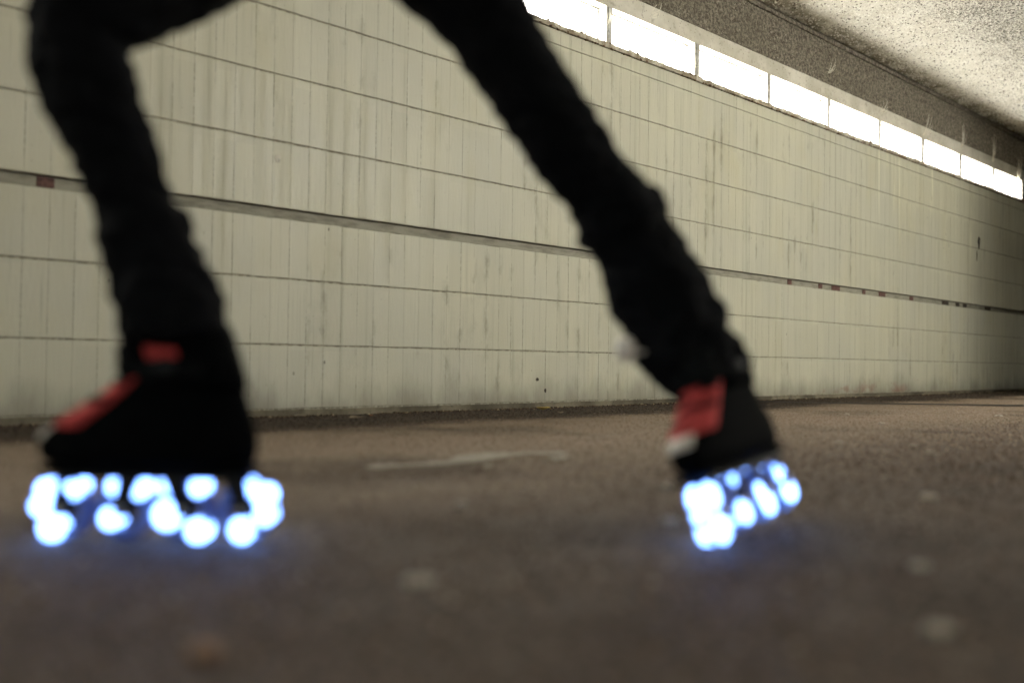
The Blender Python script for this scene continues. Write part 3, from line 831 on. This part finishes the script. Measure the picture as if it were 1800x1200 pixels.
LEG_B = [(648, -205, hipZ+.10, 116), (740, -100, zB-.02, 104), (830, 0, zB-.03, 88), (893, 100, zB-.03, 77), (958, 200, zB-.03, 73), (1027, 300, zB-.02, 68), (1062, 345, zB-.01, 71), (1080, 372, zB-.01, 76),
         (1094, 392, zB, 86), (1110, 422, zB, 73), (1132, 460, zB, 80), (1147, 492, zB, 87), (1180, 555, zB, 88), (1202, 600, zB, 86), (1222, 628, zB, 82), (1240, 646, zB, 78), (1262, 670, zB+.01, 64)]
def trouser_leg(bm, L, seed, n=110):
    pts, rad = line(L); pts, rad = resample(pts, rad, n)
    def rf(i, a):
        t = i/n; p_ = pts[i]
        q = Vector((t*30+1.6*math.cos(a+seed), math.cos(a)*.9+seed, math.sin(a)*.9))
        fold = (.45-abs(noise.noise(q))*2.2)*.6 + noise.noise((t*12, math.cos(a)*1.2+seed, math.sin(a)*1.2))*.7
        amp = .06 + .12*math.exp(-((t-.36)/.09)**2) + .20*max(0, (t-.55)/.45)
        return 1+fold*amp
    loft(bm, pts, rad, 36, rf)
bm = bmesh.new(); trouser_leg(bm, LEG_A, 1.0); trouser_leg(bm, LEG_B, 8.0)
hA, hB = at(*LEG_A[0][:3]), at(*LEG_B[0][:3]); pel = (hA+hB)/2
side_v = (hB-hA).normalized(); up = Vector((0, 0, 1))
fwd = -r0
spine = [pel+Vector((0, 0, -.06)), pel+Vector((0, 0, .03)), pel+fwd*.04+up*.12]
ball(bm, hA+up*.02, .115, 16); ball(bm, hB+up*.02, .115, 16); ball(bm, pel+up*.03, .14, 16)
loft(bm, [pel-up*.04, pel+up*.06+fwd*.01, pel+up*.15+fwd*.05], [.13, .15, .135], 20)
me = remesh(bm, .006, 'trousers', 2)
displace(me, lambda p_: .007*(.4-abs(noise.noise(Vector((p_.x*13, p_.y*13, p_.z*30))))*1.8) + .003*noise.noise(p_*60))
pobj('trousers', me, MT_CLOTH)
# body (one continuous figure) and jacket
def arm_pts(sh, el, wr_): return [sh, (sh+el)/2, el, (el+wr_)/2, wr_]
chest = pel+fwd*.22+up*.42; neck = pel+fwd*.30+up*.58; head = neck+fwd*.09+up*.15
lat = Vector((hf.x, hf.y, 0))                              # the skater's right, away from the lens
shA, shB = chest-lat*.18+up*.08, chest+lat*.18+up*.08
elA, elB = shA-fwd*.20-up*.20-lat*.06, shB+fwd*.12-up*.24+lat*.05
wrA, wrB = elA-fwd*.22-up*.06-lat*.02, elB+fwd*.22+up*.02
bm = bmesh.new()
loft(bm, [pel, pel+fwd*.06+up*.16, chest, chest+fwd*.04+up*.10], [.12, .11, .125, .07], 18)
loft(bm, [chest+up*.08, neck, head], [.06, .052, .055], 14)
ball(bm, head, .098, 20, (1.0, .82, 1.18)); ball(bm, head-up*.07+fwd*.03, .062, 14)
loft(bm, [head+fwd*.08+up*.01, head+fwd*.115-up*.025, head+fwd*.09-up*.035], [.010, .014, .010], 8)   # nose
loft(bm, [head+fwd*.075-up*.062-lat*.018, head+fwd*.088-up*.062, head+fwd*.075-up*.062+lat*.018], [.007, .010, .007], 8)  # lips
for s in (-1, 1):
    loft(bm, [head+lat*s*.078+up*.02-fwd*.01, head+lat*s*.088-up*.0-fwd*.015, head+lat*s*.078-up*.03-fwd*.005], [.012, .016, .009], 8)
    ball(bm, head+fwd*.082+lat*s*.032+up*.01, .013, 10)
for L in (LEG_A, LEG_B):
    pts, rad = line(L[:-1]); loft(bm, pts, [r*.72 for r in rad], 14)
for M_, ank in ((MA, ankA), (MB, ankB)):
    loft(bm, [ank+(M_.to_3x3() @ Vector((0, 0, .06))), ank, M_ @ Vector((-.04, 0, .17)), M_ @ Vector((.04, 0, .145)), M_ @ Vector((.11, 0, .135))], [.036, .032, .030, .026, .018], 12)
for s, (sh, el, wr_) in ((-1, (shA, elA, wrA)), (1, (shB, elB, wrB))):
    loft(bm, arm_pts(sh, el, wr_), [.052, .046, .040, .036, .027], 14)
    d = (wr_-el).normalized(); n_ = up.cross(d).normalized(); dn = n_.cross(d)
    loft(bm, [wr_, wr_+d*.04, wr_+d*.085], [(.026, .024), (.030, .030), (.034, .030)], 12)
    for k, (oy, L) in enumerate(((-.027, .068), (-.009, .078), (.009, .073), (.027, .058))):
        b0 = wr_+d*.07+n_*oy
        loft(bm, [b0, b0+d*L*.45, b0+d*L*.75-dn*L*.12, b0+d*L*.95-dn*L*.30], [.0095, .009, .0085, .007], 8)
    b0 = wr_+d*.03-n_*.022*s
    loft(bm, [b0, b0-n_*.02*s+d*.02, b0-n_*.034*s+d*.05], [.013, .011, .008], 8)
pobj('body', remesh(bm, .0045, 'body', 2), MT_SKIN)
bm = bmesh.new()
loft(bm, [pel+up*.06, pel+fwd*.06+up*.18, chest, chest+fwd*.05+up*.11], [.155, .148, .160, .085], 22)
for sh, el, wr_ in ((shA, elA, wrA), (shB, elB, wrB)):
    ball(bm, sh, .075, 14); loft(bm, arm_pts(sh, el, el+(wr_-el)*.94), [.068, .062, .055, .050, .040], 16)
me = remesh(bm, .008, 'jacket', 3)
displace(me, lambda p_: .006*noise.noise(p_*16))
pobj('jacket', me, MT_JACKET)
bm = bmesh.new(); ball(bm, head+up*.022-fwd*.018, .106, 24, (1.0, .86, 1.1))
bmesh.ops.bisect_plane(bm, geom=bm.verts[:]+bm.edges[:]+bm.faces[:], plane_co=head+up*.03+fwd*.03, plane_no=(fwd*.75-up*.65).normalized(), clear_outer=True)
me = bpy.data.meshes.new('hair'); bm.to_mesh(me); bm.free(); smooth(me)
for v in me.vertices: v.co = v.co*1.0 + Vector((0, 0, .004*noise.noise(v.co*60)))
pobj('hair', me, MT_HAIR)
# pale toggle of the hem cord on the trailing leg
tg = at(1100, 614, zB-.085); bm = bmesh.new(); ball(bm, tg, .016, 12, (1, 1, 1.25))
loft(bm, [tg, tg+r0*.012-up*.004, tg+r0*.03-up*.004], [.003, .0025, .0025], 6)
pobj('cord_toggle', bm, plain('ivory_plastic', (.80, .76, .70), .45, .5, .05, 50))
# hem of the trailing leg bunching over the boot
bm = bmesh.new()
P = [at(x, y, z) for x, y, z in ((1126, 600, zB-.02), (1146, 622, zB-.03), (1184, 624, zB-.05), (1230, 612, zB-.05))]
q, rr_ = resample(P, [.018, .030, .034, .026], 14); loft(bm, q, rr_, 14, lambda i, a: 1+.12*math.sin(i*1.3+a*2))
o = pobj('hem_fold', bm, MT_CLOTH); smooth(o.data)
